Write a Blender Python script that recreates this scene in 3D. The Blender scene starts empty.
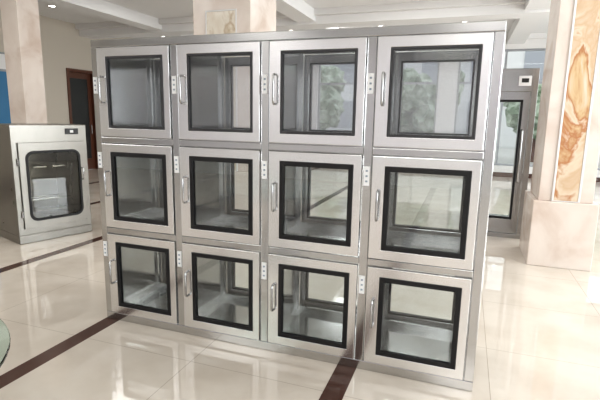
import bpy, bmesh, math, random
from mathutils import Vector, Matrix
random.seed(4)
S=bpy.context.scene
S.view_settings.view_transform='Standard'
try: S.view_settings.look='Medium High Contrast'
except Exception: pass
COL=S.collection

# ---------------- materials ----------------
def mat(name,col,rough=0.5,metal=0.0,**kw):
    m=bpy.data.materials.new(name); m.use_nodes=True
    b=m.node_tree.nodes['Principled BSDF']
    b.inputs['Base Color'].default_value=(*col,1)
    b.inputs['Roughness'].default_value=rough
    b.inputs['Metallic'].default_value=metal
    for k,v in kw.items(): b.inputs[k].default_value=v
    return m
def nodes(m): return m.node_tree.nodes, m.node_tree.links, m.node_tree.nodes['Principled BSDF']
def ramp(n,stops):
    r=n.new('ShaderNodeValToRGB'); e=r.color_ramp.elements
    while len(e)<len(stops): e.new(0.5)
    for i,(p,c) in enumerate(stops): e[i].position=p; e[i].color=(*c,1)
    return r
def steel(name,c,rough,scale=(3,3,60),var=0.08,metal=1.0,cvar=0.12):
    m=mat(name,c,rough,metal); n,l,b=nodes(m)
    tc=n.new('ShaderNodeTexCoord'); mp=n.new('ShaderNodeMapping'); mp.inputs['Scale'].default_value=scale
    nz=n.new('ShaderNodeTexNoise'); nz.inputs['Scale'].default_value=6; nz.inputs['Detail'].default_value=4
    l.new(tc.outputs['Object'],mp.inputs[0]); l.new(mp.outputs[0],nz.inputs['Vector'])
    mr=n.new('ShaderNodeMapRange'); mr.inputs[3].default_value=rough-var; mr.inputs[4].default_value=rough+var
    l.new(nz.outputs[0],mr.inputs[0]); l.new(mr.outputs[0],b.inputs['Roughness'])
    r=ramp(n,[(0.3,tuple(x*(1-cvar) for x in c)),(0.7,tuple(min(1,x*(1+cvar)) for x in c))])
    l.new(nz.outputs[0],r.inputs[0]); l.new(r.outputs[0],b.inputs['Base Color'])
    return m
M_steel=steel('steel_frame',(0.54,0.54,0.535),0.16,(0.5,0.5,0.5),var=0.02,cvar=0.04)
M_door=steel('steel_door',(0.80,0.80,0.80),0.22,(0.5,0.5,0.5),var=0.02,cvar=0.02)
M_steelin=steel('steel_interior',(0.54,0.54,0.54),0.16,(0.5,0.5,0.5),metal=0.92,cvar=0.02,var=0.01)
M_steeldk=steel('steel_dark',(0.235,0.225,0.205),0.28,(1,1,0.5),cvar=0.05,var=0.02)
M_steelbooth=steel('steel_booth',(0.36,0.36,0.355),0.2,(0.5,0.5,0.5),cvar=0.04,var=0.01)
M_handle=mat('handle_steel',(0.45,0.45,0.45),0.2,1.0)
M_gasket=mat('gasket_black',(0.006,0.006,0.007),0.5)
M_gasket1=mat('gasket_grey',(0.04,0.04,0.043),0.5)
M_label=mat('label_white',(0.8,0.8,0.8),0.4)
M_black=mat('black',(0.02,0.02,0.02),0.4)
M_lite=mat('indicator',(0.25,0.3,0.35),0.4)
def glass(name,tint,f0=0.05,rough=0.0,haze=0.0,hcol=(0.6,0.6,0.63)):
    m=bpy.data.materials.new(name); m.use_nodes=True; n=m.node_tree.nodes; l=m.node_tree.links
    n.clear(); o=n.new('ShaderNodeOutputMaterial'); mx=n.new('ShaderNodeMixShader')
    t=n.new('ShaderNodeBsdfTransparent'); t.inputs[0].default_value=(*tint,1)
    g=n.new('ShaderNodeBsdfGlossy'); g.inputs['Roughness'].default_value=rough; g.inputs[0].default_value=(1,1,1,1)
    # Schlick reflectance, symmetric for both sides of the pane
    lw=n.new('ShaderNodeLayerWeight'); lw.inputs['Blend'].default_value=0.5
    p=n.new('ShaderNodeMath'); p.operation='POWER'; p.inputs[1].default_value=5; l.new(lw.outputs['Facing'],p.inputs[0])
    f=n.new('ShaderNodeMath'); f.operation='MULTIPLY_ADD'; f.inputs[1].default_value=1-f0; f.inputs[2].default_value=f0; l.new(p.outputs[0],f.inputs[0])
    src=t.outputs[0]
    if haze>0:
        dd=n.new('ShaderNodeBsdfDiffuse'); dd.inputs[0].default_value=(*hcol,1)
        tr=n.new('ShaderNodeBsdfTranslucent'); tr.inputs[0].default_value=(*hcol,1)
        m1=n.new('ShaderNodeMixShader'); m1.inputs[0].default_value=0.5; l.new(dd.outputs[0],m1.inputs[1]); l.new(tr.outputs[0],m1.inputs[2])
        m2=n.new('ShaderNodeMixShader'); m2.inputs[0].default_value=haze; l.new(t.outputs[0],m2.inputs[1]); l.new(m1.outputs[0],m2.inputs[2]); src=m2.outputs[0]
    l.new(f.outputs[0],mx.inputs[0]); l.new(src,mx.inputs[1]); l.new(g.outputs[0],mx.inputs[2]); l.new(mx.outputs[0],o.inputs[0])
    return m
M_glass=glass('pane_glass',(0.92,0.94,0.94),0.05)
M_film=glass('film_glass',(0.95,0.95,0.97),0.04,haze=0.2,hcol=(0.78,0.76,0.80))
M_winglass=glass('window_glass',(0.97,0.98,0.98),0.03)
M_tglass=mat('table_glass',(0.75,0.93,0.88),0.02,0,**{'Transmission Weight':1.0,'IOR':1.5})
M_wall=mat('wall_paint',(0.58,0.53,0.46),0.6)
M_wallwhite=mat('wall_white',(0.74,0.73,0.72),0.6)
M_ceil=mat('ceiling_paint',(0.76,0.755,0.75),0.7)
M_brown=mat('granite_band',(0.085,0.045,0.035),0.12)
M_blue=mat('blue_board',(0.05,0.2,0.38),0.4)
M_wood=mat('wood_red',(0.12,0.045,0.025),0.4)
M_alu=mat('window_frame',(0.35,0.36,0.38),0.4,0.3)
M_reflcard=mat('reflection_card_fabric',(0.72,0.70,0.74),0.9)  # for the added sheets that the cabinet panes reflect
def lamp_mat(name,s,c=(1,0.96,0.88)):
    m=mat(name,(1,1,1)); b=m.node_tree.nodes['Principled BSDF']
    b.inputs['Emission Color'].default_value=(*c,1); b.inputs['Emission Strength'].default_value=s; return m
M_lamp=lamp_mat('downlight_glow',6)

M_pillar=mat('pillar_marble',(0.78,0.72,0.66),0.25); n,l,b=nodes(M_pillar)
tc=n.new('ShaderNodeTexCoord'); nz=n.new('ShaderNodeTexNoise'); nz.inputs['Scale'].default_value=1.8; nz.inputs['Detail'].default_value=8; nz.inputs['Distortion'].default_value=0.8
l.new(tc.outputs['Object'],nz.inputs['Vector'])
r=ramp(n,[(0.3,(0.58,0.47,0.40)),(0.5,(0.70,0.62,0.56)),(0.7,(0.76,0.69,0.63))]); l.new(nz.outputs[0],r.inputs[0]); l.new(r.outputs[0],b.inputs['Base Color'])
def stone(name,stops,sc,dist):
    m=mat(name,(0.8,0.4,0.1),0.15); n,l,b=nodes(m)
    tc=n.new('ShaderNodeTexCoord'); mp=n.new('ShaderNodeMapping'); mp.inputs['Rotation'].default_value=(0,0.6,0); mp.inputs['Scale'].default_value=(2.0,2.0,0.8); mp.inputs['Location'].default_value=(0.3,0.2,0.55)
    nz=n.new('ShaderNodeTexNoise'); nz.inputs['Scale'].default_value=sc; nz.inputs['Detail'].default_value=5; nz.inputs['Roughness'].default_value=0.55; nz.inputs['Distortion'].default_value=dist
    l.new(tc.outputs['Object'],mp.inputs[0]); l.new(mp.outputs[0],nz.inputs['Vector'])
    r=ramp(n,stops); l.new(nz.outputs[0],r.inputs[0]); l.new(r.outputs[0],b.inputs['Base Color']); return m
M_onyx=stone('onyx_panel',[(0.30,(0.70,0.61,0.50)),(0.43,(0.58,0.42,0.28)),(0.49,(0.68,0.57,0.44)),(0.54,(0.44,0.20,0.09)),(0.60,(0.60,0.44,0.26)),(0.70,(0.70,0.64,0.55))],1.5,1.2)
M_pale=stone('pale_marble_panel',[(0.3,(0.62,0.54,0.44)),(0.5,(0.74,0.69,0.60)),(0.6,(0.50,0.40,0.29)),(0.7,(0.72,0.66,0.56))],1.8,1.2)
M_floor=mat('floor_tile',(0.8,0.74,0.66),0.01); n,l,b=nodes(M_floor)
b.inputs['Specular IOR Level'].default_value=1.0
tc=n.new('ShaderNodeTexCoord')
mp=n.new('ShaderNodeMapping'); mp.inputs['Location'].default_value=(-0.05,0.3,0)
br=n.new('ShaderNodeTexBrick'); br.offset=0; br.squash=1; br.inputs['Scale'].default_value=1
br.inputs['Brick Width'].default_value=0.875; br.inputs['Row Height'].default_value=0.875; br.inputs['Mortar Size'].default_value=0.0022; br.inputs['Mortar Smooth'].default_value=0
l.new(tc.outputs['Object'],mp.inputs[0]); l.new(mp.outputs[0],br.inputs['Vector'])
nz=n.new('ShaderNodeTexNoise'); nz.inputs['Scale'].default_value=3; nz.inputs['Detail'].default_value=9
l.new(tc.outputs['Object'],nz.inputs['Vector'])
r=ramp(n,[(0.35,(0.57,0.51,0.44)),(0.6,(0.63,0.575,0.505))]); l.new(nz.outputs[0],r.inputs[0])
l.new(r.outputs[0],br.inputs['Color1']); l.new(r.outputs[0],br.inputs['Color2']); br.inputs['Mortar'].default_value=(0.42,0.37,0.31,1)
l.new(br.outputs['Color'],b.inputs['Base Color'])
M_leaf=mat('foliage',(0.10,0.2,0.06),0.8); n,l,b=nodes(M_leaf)
nz=n.new('ShaderNodeTexNoise'); nz.inputs['Scale'].default_value=6
r=ramp(n,[(0.4,(0.14,0.20,0.11)),(0.6,(0.50,0.56,0.44))]); l.new(nz.outputs[0],r.inputs[0]); l.new(r.outputs[0],b.inputs['Base Color'])
M_ground=mat('outdoor_paving',(0.5,0.48,0.45),0.8)
M_facade=mat('facade',(0.7,0.69,0.67),0.8)

# ---------------- mesh builder ----------------
class MB:
    def __init__(s,name,mats,parent=None,bevel=0.0,loc=(0,0,0),smooth=False):
        s.bm=bmesh.new(); s.name=name; s.mats=mats; s.parent=parent; s.bevel=bevel; s.loc=loc; s.smooth=smooth
    def box(s,x0,y0,z0,x1,y1,z1,mi=0):
        v=[s.bm.verts.new(p) for p in [(x0,y0,z0),(x1,y0,z0),(x1,y1,z0),(x0,y1,z0),(x0,y0,z1),(x1,y0,z1),(x1,y1,z1),(x0,y1,z1)]]
        for f in [(0,3,2,1),(4,5,6,7),(0,1,5,4),(1,2,6,5),(2,3,7,6),(3,0,4,7)]:
            fc=s.bm.faces.new([v[i] for i in f]); fc.material_index=mi
        return s
    def _rr(s,x0,z0,x1,z1,r,n=6):
        if r<=0: return [(x0,z0),(x1,z0),(x1,z1),(x0,z1)]
        pts=[]
        for cx,cz,a0 in [(x0+r,z0+r,180),(x1-r,z0+r,270),(x1-r,z1-r,0),(x0+r,z1-r,90)]:
            for i in range(n+1):
                a=math.radians(a0+90*i/n); pts.append((cx+r*math.cos(a),cz+r*math.sin(a)))
        return pts
    def ring(s,o,i,y0,y1,ro=0,ri=0,mi=0):
        if ro==0 and ri>0: ro=0.0001
        if ri==0 and ro>0: ri=0.0001
        O=s._rr(*o,ro); I=s._rr(*i,ri); N=len(O)
        vs=[[s.bm.verts.new((p[0],y,p[1])) for p in L] for L,y in ((O,y0),(I,y0),(I,y1),(O,y1))]
        for k in range(4):
            A=vs[k]; B=vs[(k+1)%4]
            for j in range(N):
                f=s.bm.faces.new([A[j],A[(j+1)%N],B[(j+1)%N],B[j]]); f.material_index=mi
        return s
    def plate(s,o,y0,y1,r=0,mi=0):
        O=s._rr(*o,r); N=len(O)
        a=[s.bm.verts.new((p[0],y0,p[1])) for p in O]; b=[s.bm.verts.new((p[0],y1,p[1])) for p in O]
        f=s.bm.faces.new(a); f.material_index=mi; f=s.bm.faces.new(b[::-1]); f.material_index=mi
        for j in range(N):
            f=s.bm.faces.new([a[j],b[j],b[(j+1)%N],a[(j+1)%N]]); f.material_index=mi
        return s
    def cyl(s,p0,p1,r,mi=0,seg=16,r2=None):
        p0=Vector(p0);p1=Vector(p1);d=(p1-p0); q=d.to_track_quat('Z','Y').to_matrix().to_4x4()
        M=Matrix.Translation((p0+p1)/2)@q
        g=bmesh.ops.create_cone(s.bm,cap_ends=True,segments=seg,radius1=r,radius2=r if r2 is None else r2,depth=d.length,matrix=M)
        for v in g['verts']:
            for f in v.link_faces: f.material_index=mi
        return s
    def tube(s,pts,r,mi=0,seg=10):
        rings=[]; pts=[Vector(p) for p in pts]
        for k,p in enumerate(pts):
            t=(pts[min(k+1,len(pts)-1)]-pts[max(k-1,0)]).normalized()
            ax=Vector((1,0,0)); u=(ax-t*ax.dot(t)).normalized(); w=t.cross(u)
            rings.append([s.bm.verts.new(p+r*(math.cos(2*math.pi*j/seg)*u+math.sin(2*math.pi*j/seg)*w)) for j in range(seg)])
        for A,B in zip(rings,rings[1:]):
            for j in range(seg):
                f=s.bm.faces.new([A[j],A[(j+1)%seg],B[(j+1)%seg],B[j]]); f.material_index=mi; f.smooth=True
        for R in (rings[0],rings[-1]):
            f=s.bm.faces.new(R); f.material_index=mi
        return s
    def done(s):
        bmesh.ops.recalc_face_normals(s.bm,faces=s.bm.faces)
        me=bpy.data.meshes.new(s.name); s.bm.to_mesh(me); s.bm.free()
        for m in s.mats: me.materials.append(m)
        o=bpy.data.objects.new(s.name,me); COL.objects.link(o); o.location=s.loc
        if s.parent: o.parent=s.parent
        if s.bevel:
            b=o.modifiers.new('bevel','BEVEL'); b.width=s.bevel; b.segments=2; b.limit_method='ANGLE'
        return o
def empty(name,loc=(0,0,0),rz=0):
    e=bpy.data.objects.new(name,None); COL.objects.link(e); e.location=loc; e.rotation_euler=(0,0,rz); e.empty_display_size=0.2; return e

# ---------------- room shell ----------------
XL,XR,YF,YB,CH=-7.0,8.0,-8.0,11.0,3.7
MB('floor',[M_floor]).box(XL-0.2,YF-0.2,-0.1,XR+0.2,YB+0.2,0).done()
def wall_grid(name,axis,pos,a0,a1,openings,t,mats):
    m=MB(name,mats)
    def bx(s0,z0,s1,z1):
        if s1-s0<1e-4 or z1-z0<1e-4: return
        if axis=='x': m.box(s0,min(pos,pos+t),z0,s1,max(pos,pos+t),z1)
        else: m.box(min(pos,pos+t),s0,z0,max(pos,pos+t),s1,z1)
    cur=a0
    for (s0,s1,z0,z1) in openings:
        bx(cur,0,s0,CH); bx(s0,0,s1,z0); bx(s0,z1,s1,CH); cur=s1
    bx(cur,0,a1,CH)
    return m.done()
wid=[0]
def window(axis,pos,s0,s1,z0,z1,nv,transom=None):
    wid[0]+=1
    nm='window_%d'%wid[0]; e=empty(nm)
    f=MB('frame',[M_alu],e); g=MB('pane',[M_winglass],e)
    def bx(m,a,za,b_,zb,d):
        if axis=='x': m.box(a,pos-d,za,b_,pos+d,zb)
        else: m.box(pos-d,a,za,pos+d,b_,zb)
    w=0.05
    bx(f,s0,z0,s1,z0+w,0.04); bx(f,s0,z1-w,s1,z1,0.04)
    for k in range(nv+1):
        c=s0+(s1-s0)*k/nv; a=max(s0,c-w/2); b_=min(s1,c+w/2)
        if k==0: b_=s0+w
        if k==nv: a=s1-w
        bx(f,a,z0+w,b_,z1-w,0.035)
    if transom: bx(f,s0+w,transom-0.03,s1-w,transom+0.03,0.03)
    bx(g,s0+w,z0+w,s1-w,z1-w,0.004)
    f.done(); g.done()
backw=[(-6.2,-2.6,0.9,3.2),(-1.9,1.6,0.9,3.2),(2.1,6.8,0.3,3.35)]
wall_grid('wall_back','x',YB,XL-0.2,XR+0.2,backw,0.2,[M_wallwhite])
for (a,b_,c,d) in backw: window('x',YB+0.1,a,b_,c,d,max(2,round((b_-a)/1.1)),2.5)
frontw=[(-6.0,-2.6,0.5,3.2),(-1.8,1.6,0.5,3.2),(2.4,7.0,0.5,3.2)]
wall_grid('wall_front','x',YF,XL-0.2,XR+0.2,frontw,-0.2,[M_wallwhite])
for i,(a,b_,c,d) in enumerate(frontw):
    window('x',YF-0.1,a,b_,c,d,3,2.5)
    m=MB('reflection_card',[M_reflcard,M_alu],loc=(0,0,0))  # unseen blind-like sheet, added so the panes reflect plain grey haze
    m.box(a-0.1,YF+0.03,0.6,b_+0.1,YF+0.036,3.2).box(a-0.1,YF+0.01,3.2,b_+0.1,YF+0.07,3.28,1).box(a-0.1,YF+0.025,0.57,b_+0.1,YF+0.041,0.6,1); m.done()
wall_grid('wall_left','y',XL,YF,YB,[(-6,-1.5,0.6,3.1),(6.5,7.45,0,2.6),(8.2,10.6,1.0,3.0)],-0.2,[M_wall])
window('y',XL-0.1,-6,-1.5,0.6,3.1,2,2.6)  # unseen window, added to brighten reflections in left panes and steel
window('y',XL-0.1,8.2,10.6,1.0,3.0,2,2.3)
rightw=[(-6,-2,0.5,3.2),(-1,3,0.5,3.2),(4,9,0.5,3.2)]
wall_grid('wall_right','y',XR,YF,YB,rightw,0.2,[M_wallwhite])
for (a,b_,c,d) in rightw: window('y',XR+0.1,a,b_,c,d,4,2.5)
MB('ceiling',[M_ceil]).box(XL-0.2,YF-0.2,CH,XR+0.2,YB+0.2,CH+0.15).done()
d=MB('door_1',[M_wood,M_black,M_handle],bevel=0.004)
d.box(XL-0.2,6.502,0,XL+0.03,6.57,2.598).box(XL-0.2,7.38,0,XL+0.03,7.448,2.598).box(XL-0.2,6.57,2.53,XL+0.03,7.38,2.598)
d.box(XL-0.14,6.57,0.005,XL-0.10,6.68,2.53).box(XL-0.14,7.27,0.005,XL-0.10,7.38,2.53).box(XL-0.14,6.68,2.38,XL-0.10,7.27,2.53).box(XL-0.14,6.68,0.005,XL-0.10,7.27,0.3)
d.box(XL-0.13,6.68,0.3,XL-0.11,7.27,2.38,1).cyl((XL-0.07,7.3,0.95),(XL-0.07,7.3,1.2),0.012,2).cyl((XL-0.1,7.3,0.98),(XL-0.07,7.3,0.98),0.008,2).cyl((XL-0.1,7.3,1.17),(XL-0.07,7.3,1.17),0.008,2)
d.done()
MB('baseboard_left',[M_brown]).box(XL,YF,0,XL+0.015,6.5,0.12).box(XL,7.45,0,XL+0.015,YB,0.12).done()
MB('baseboard_back',[M_brown]).box(XL+0.015,YB-0.015,0,XR,YB,0.12).done()
m=MB('trim_1',[M_brown])
for xb,ye in ((-5.20,YB),(-3.45,YB),(-1.70,YB),(0.05,YB),(1.85,0.4)): m.box(xb-0.06,YF,-0.002,xb+0.06,ye,0.0008)
m.done()
m=MB('trim_2',[M_ceil])
for yb in (-5.5,-1.2,3.0,7.0): m.box(XL,yb,3.42,XR,yb+0.45,CH)
m.done()
m=MB('trim_3',[M_ceil])
segs=[(YF,-5.5),(-5.05,-1.2),(-0.75,3.0),(3.45,7.0),(7.45,YB)]
for xb in (-4.9,-1.1,3.25,6.2):
    for a,b_ in segs: m.box(xb,a,3.47,xb+0.4,b_,CH)
m.done()
m=MB('trim_4',[M_wallwhite])
for a,b_ in segs:
    for x0,x1 in ((XL,-4.9),(-4.5,-1.1),(-0.7,3.25),(3.65,6.2),(6.6,XR)):
        m.box(x0,a,3.58,x1,a+0.12,CH).box(x0,b_-0.12,3.58,x1,b_,CH)
m.done()
for y in (1.2,5.2,9.0,-3,-6.5):
    for x in (-5.9,-3.4,-2.0,0.3,2.2,4.6,7.2):
        m=MB('ceiling_downlight',[M_lamp,M_wallwhite],loc=(x,y,CH))
        m.cyl((0,0,-0.012),(0,0,-0.0),0.085,1,24).cyl((0,0,-0.016),(0,0,-0.012),0.06,0,24); m.done()

# ---------------- pillars ----------------
def pillar(x0,x1,y0,y1,pan=0.22,inlay=None):
    e=empty('marble_pillar',((x0+x1)/2,(y0+y1)/2,0)); w=(x1-x0)/2; h=(y1-y0)/2
    zt=2.96
    m=MB('shaft',[M_pillar],e,0.006); m.box(-w,-h,0.70,w,h,CH); m.done()
    m=MB('plinth',[M_pillar],e,0.008); m.box(-w-0.05,-h-0.05,0.0,w+0.05,h+0.05,0.70); m.done()
    if inlay:
        pw=w*pan*2
        m=MB('stone_inlay',[inlay],e,0.004)
        m.box(-pw,-h-0.012,0.71,pw,-h,zt); m.done()
        m=MB('inlay_trim',[M_wallwhite],e,0.003)
        m.ring((-pw-0.02,0.702,pw+0.02,zt+0.02),(-pw,0.71,pw,zt),-h-0.016,-h); m.done()
pillar(3.20,3.70,2.75,3.41,0.22,M_onyx)
pillar(-1.42,-0.50,3.50,4.42,0.25,M_pale)
pillar(-4.60,-4.25,3.0,3.4)

# ---------------- main cabinet ----------------
W,H,D=2.58,2.0,0.62
cab=empty('stainless_pass_box_cabinet')
dw=0.5825
xs=[(0.05+i*(dw+0.05),0.05+i*(dw+0.05)+dw) for i in range(4)]
zs=[(1.355,1.95),(0.71,1.315),(0.06,0.67)]
m=MB('carcass',[M_steel],cab,0.004)
m.box(0,0,0,W,D,0.06).box(0,0,1.95,W,D,H)
vb=[0]+[x for p in xs for x in p]+[W]
for i in range(0,10,2): m.box(vb[i],0,0.06,vb[i+1],D,1.95)
for (x0,x1) in xs: m.box(x0,0,0.67,x1,D,0.71).box(x0,0,1.315,x1,D,1.355)
m.done()
g=0.006; k=0
for r_,(z0,z1) in enumerate(zs):
    gw=0.015 if r_==0 else 0.028
    MG=M_gasket1 if r_==0 else M_gasket
    for c,(x0,x1) in enumerate(xs):
        k+=1
        o=(x0+g,z0+g,x1-g,z1-g); ii=(x0+0.078,z0+0.062,x1-0.052,z1-0.062)
        mm=MB('door_leaf_%d'%k,[M_door,MG],cab,0.003)
        mm.ring(o,ii,-0.012,0.018)
        mm.ring(ii,(ii[0]+gw,ii[1]+gw,ii[2]-gw,ii[3]-gw),-0.015,0.012,0,0,1)
        mm.done()
        MB('door_pane_%d'%k,[M_glass],cab).plate((ii[0]+gw,ii[1]+gw,ii[2]-gw,ii[3]-gw),-0.004,0.002).done()
        hx=x0+0.047; zc=(z0+z1)/2+0.02; L=0.085
        pts=[(hx,-0.012,zc-L),(hx,-0.032,zc-L),(hx,-0.042,zc-L+0.006),(hx,-0.046,zc-L+0.018),(hx,-0.046,zc+L-0.018),(hx,-0.042,zc+L-0.006),(hx,-0.032,zc+L),(hx,-0.012,zc+L)]
        MB('handle_%d'%k,[M_handle],cab).tube(pts,0.007).done()
        lz=zc+0.03 if r_==0 else zc+0.16
        lx=x0-0.025
        q=MB('indicator_plate_%d'%k,[M_label,M_lite,M_black],cab)
        q.box(lx-0.016,-0.004,lz-0.055,lx+0.016,0,lz+0.055)
        for j in range(3): q.box(lx-0.006,-0.006,lz-0.035+j*0.03,lx+0.006,-0.004,lz-0.025+j*0.03,1)
        q.done()
        io=(x0+0.052,z0+0.062,x1-0.078,z1-0.062)
        gr=0.010 if r_==0 else 0.014
        mm=MB('rear_door_%d'%k,[M_door,MG],cab,0.003)
        mm.ring(o,io,D-0.018,D+0.012)
        mm.ring(io,(io[0]+gr,io[1]+gr,io[2]-gr,io[3]-gr),D-0.021,D+0.015,0,0,1); mm.done()
        MB('rear_pane_%d'%k,[M_film if r_==0 else M_glass],cab).plate((io[0]+gr,io[1]+gr,io[2]-gr,io[3]-gr),D-0.010,D-0.004).done()
        q=MB('liner_%d'%k,[M_steelin,M_door],cab)
        t=0.003; ya,yb=0.02,D-0.023
        q.box(x0,ya,z0,x0+t,yb,z1).box(x1-t,ya,z0,x1,yb,z1).box(x0+t,ya,z0,x1-t,yb,z0+t).box(x0+t,ya,z1-t,x1-t,yb,z1)
        # folded inner edge rails of the chamber
        q.box(x0+t,0.10,z0+t,x0+t+0.018,D-0.09,z0+0.045,1).box(x1-t-0.018,0.10,z0+t,x1-t,D-0.09,z0+0.045,1)
        q.box(x0+t,D-0.09,z0+t,x1-t,D-0.072,z0+0.045,1)
        q.box(x0+t,D-0.09,z0+0.045,x0+t+0.018,D-0.072,z1-t,1).box(x1-t-0.018,D-0.09,z0+0.045,x1-t,D-0.072,z1-t,1)
        q.done()

# ---------------- single pass box (left) ----------------
pb=empty('stainless_transfer_box',(-2.31,1.165,0),math.radians(72))
w,h,dp=0.86,1.37,0.70
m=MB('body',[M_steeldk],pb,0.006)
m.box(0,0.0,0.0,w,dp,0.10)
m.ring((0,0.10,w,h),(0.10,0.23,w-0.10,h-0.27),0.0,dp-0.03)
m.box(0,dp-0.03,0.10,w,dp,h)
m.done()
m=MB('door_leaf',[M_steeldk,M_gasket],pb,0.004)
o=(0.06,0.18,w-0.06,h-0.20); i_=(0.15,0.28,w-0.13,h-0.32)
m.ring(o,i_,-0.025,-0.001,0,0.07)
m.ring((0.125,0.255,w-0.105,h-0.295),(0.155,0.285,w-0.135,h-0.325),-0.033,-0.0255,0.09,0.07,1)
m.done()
MB('door_pane',[glass('smoked_glass',(0.75,0.75,0.72),0.05)],pb).plate((0.15,0.28,w-0.13,h-0.32),-0.018,-0.010,0.07).done()
m=MB('latch_handle',[M_handle],pb,0.002)
m.tube([(w-0.095,-0.025,0.70),(w-0.095,-0.06,0.70),(w-0.095,-0.065,0.71),(w-0.095,-0.065,0.83),(w-0.095,-0.06,0.84),(w-0.095,-0.025,0.84)],0.009)
m.done()
m=MB('inner_fittings',[M_door],pb)
for xx in (0.36,0.58):
    m.cyl((xx,dp-0.50,0.86),(xx,dp-0.03,0.86),0.02).cyl((xx-0.07,dp-0.50,0.86),(xx+0.07,dp-0.50,0.86),0.024)
m.cyl((0.10,0.3,0.45),(w-0.10,0.3,0.45),0.01).cyl((0.10,0.5,0.45),(w-0.10,0.5,0.45),0.01)
m.done()
m=MB('control_panel',[M_black,M_label],pb,0.002)
m.box(w-0.26,-0.006,h-0.115,w-0.10,0,h-0.045,0).box(w-0.20,-0.008,h-0.095,w-0.16,-0.006,h-0.065,1); m.done()
m=MB('hinges',[M_handle],pb)
for zz in (0.35,0.95): m.cyl((0.05,-0.012,zz-0.04),(0.05,-0.012,zz+0.04),0.011)
m.done()

# ---------------- air shower booth (right rear) ----------------
ab=empty('air_shower_booth',(2.60,3.85,0))
bw,bh,bd=0.62,2.15,1.3
m=MB('body',[M_steelbooth],ab,0.005)
m.ring((0,0,bw,bh),(0.07,0.06,bw-0.07,bh-0.28),0,bd)
m.done()
m=MB('door_leaf',[M_steelbooth,M_gasket,M_handle],ab,0.003)
m.ring((0.075,0.065,bw-0.075,bh-0.285),(0.15,0.25,bw-0.15,bh-0.38),0.005,0.045)
m.ring((0.15,0.25,bw-0.15,bh-0.38),(0.175,0.275,bw-0.175,bh-0.405),0.0,0.05,0,0,1)
m.done()
MB('door_handle',[M_handle],ab).tube([(0.49,0.005,0.75),(0.49,-0.04,0.75),(0.49,-0.045,0.77),(0.49,-0.045,1.38),(0.49,-0.04,1.4),(0.49,0.005,1.4)],0.012).done()
MB('door_pane',[M_glass],ab).plate((0.175,0.275,bw-0.175,bh-0.405),0.02,0.028).done()
m=MB('control_panel',[M_label,M_black],ab,0.002)
m.box(0.40,-0.008,bh-0.21,0.54,0,bh-0.09,0).box(0.43,-0.010,bh-0.17,0.51,-0.008,bh-0.12,1); m.done()

# ---------------- glass table (left foreground) ----------------
tb=empty('round_glass_table',(0.624,-2.007,0))
MB('glass_top',[M_tglass],tb,0.003).cyl((0,0,0.738),(0,0,0.750),0.63,0,96).done()
m=MB('pedestal',[M_handle],tb,0.002)
m.cyl((0,0,0),(0,0,0.02),0.26,0,48).cyl((0,0,0.02),(0,0,0.72),0.04,0,24).cyl((0,0,0.72),(0,0,0.738),0.12,0,32); m.done()

nb=MB('blue_notice_board',[M_alu,M_blue,M_label],bevel=0.003)
nb.box(XL+0.002,3.3,1.0,XL+0.03,5.08,2.75,0).box(XL+0.03,3.34,1.04,XL+0.034,5.04,2.35,1).box(XL+0.03,3.34,2.4,XL+0.034,5.04,2.71,2)
nb.done()

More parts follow.
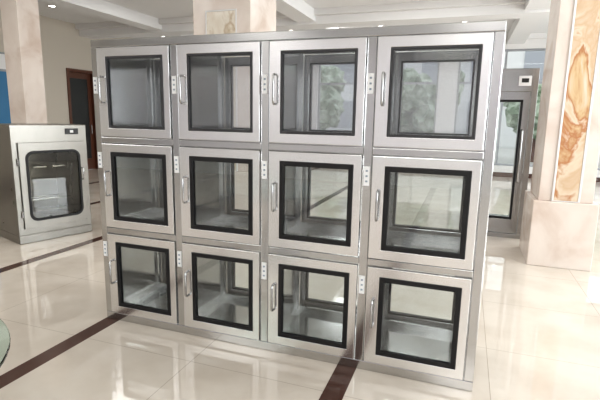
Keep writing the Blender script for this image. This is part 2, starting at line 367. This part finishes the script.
# ---------------- outdoors ----------------
MB('outdoor_ground',[M_ground]).box(-40,-40,-0.35,40,50,-0.12).done()
def tree(x,y,s):
    e=empty('garden_tree',(x,y,-0.12))
    t=MB('trunk',[M_wood],e); t.cyl((0,0,0),(0,0,1.6*s),0.12*s,0,10,0.07*s); t.done()
    bm=bmesh.new()
    for _ in range(14):
        c=Vector((random.uniform(-.9,.9),random.uniform(-.9,.9),random.uniform(1.4,3.3)))*s
        g=bmesh.ops.create_icosphere(bm,subdivisions=3,radius=random.uniform(.4,.75)*s,matrix=Matrix.Translation(c))
        for v in g['verts']:
            v.co+= (v.co-c)*random.uniform(-.25,.25)
    me=bpy.data.meshes.new('crown'); bm.to_mesh(me); bm.free(); me.materials.append(M_leaf)
    o=bpy.data.objects.new('crown',me); COL.objects.link(o); o.parent=e
for x,y,s in ((-9,17,1.1),(-4.5,18,1.0),(0.8,17,1.1),(5.0,18,0.9),(8.5,17,1.2),(-12,9,1.1)): tree(x,y,s)
b=MB('neighbouring_building',[M_facade,M_alu])
b.box(-16,28,-0.12,14,32,7)
for i in range(10):
    for j in range(2): b.box(-15+i*2.9,27.96,0.8+j*3,-13.4+i*2.9,28,2.6+j*3,1)
b.done()

# ---------------- light ----------------
wd=bpy.data.worlds.new('sky'); S.world=wd; wd.use_nodes=True
bg=wd.node_tree.nodes['Background']; bg.inputs[0].default_value=(0.90,0.95,1.0,1); bg.inputs[1].default_value=1.6
def area(name,loc,rot,sx,sy,e,c=(1,1,1)):
    L=bpy.data.lights.new(name,'AREA'); L.shape='RECTANGLE'; L.size=sx; L.size_y=sy; L.energy=e; L.color=c
    o=bpy.data.objects.new(name,L); COL.objects.link(o); o.location=loc; o.rotation_euler=rot; return o
for (a,b_,c,d_) in rightw: area('window_daylight',(XR+0.35,(a+b_)/2,(c+d_)/2),(math.radians(90),0,math.radians(90)),b_-a,d_-c,260,(0.96,0.98,1))
for x,y,e in ((-3,-3.3,46),(2,-3.3,46),(-3,1.2,38),(1.3,1.3,42),(5.2,1.2,46),(-3,5.3,26),(1.3,5.3,42),(5,5.3,46),(0,9,46),(-2,-6.7,46),(3,-6.7,46)):
    area('ceiling_fill',(x,y,CH-0.03),(0,0,0),1.6,1.6,e,(1,0.99,0.975))  # added soft fill panels, lighting the room beyond its downlights

# ---------------- camera ----------------
cam=bpy.data.cameras.new('camera'); co=bpy.data.objects.new('camera',cam); COL.objects.link(co)
X=Vector((0.9407,0.3387,0.0180)); Z=Vector((0.3302,-0.9267,0.1793)); X.normalize(); Z=(Z-X*Z.dot(X)).normalized(); Y=Z.cross(X)
R=Matrix((X,Y,Z)).transposed().to_4x4()
co.matrix_world=Matrix.Translation((2.435,-2.558,1.518))@R
cam.sensor_width=36; cam.lens=27.48; cam.clip_start=0.05
S.camera=co
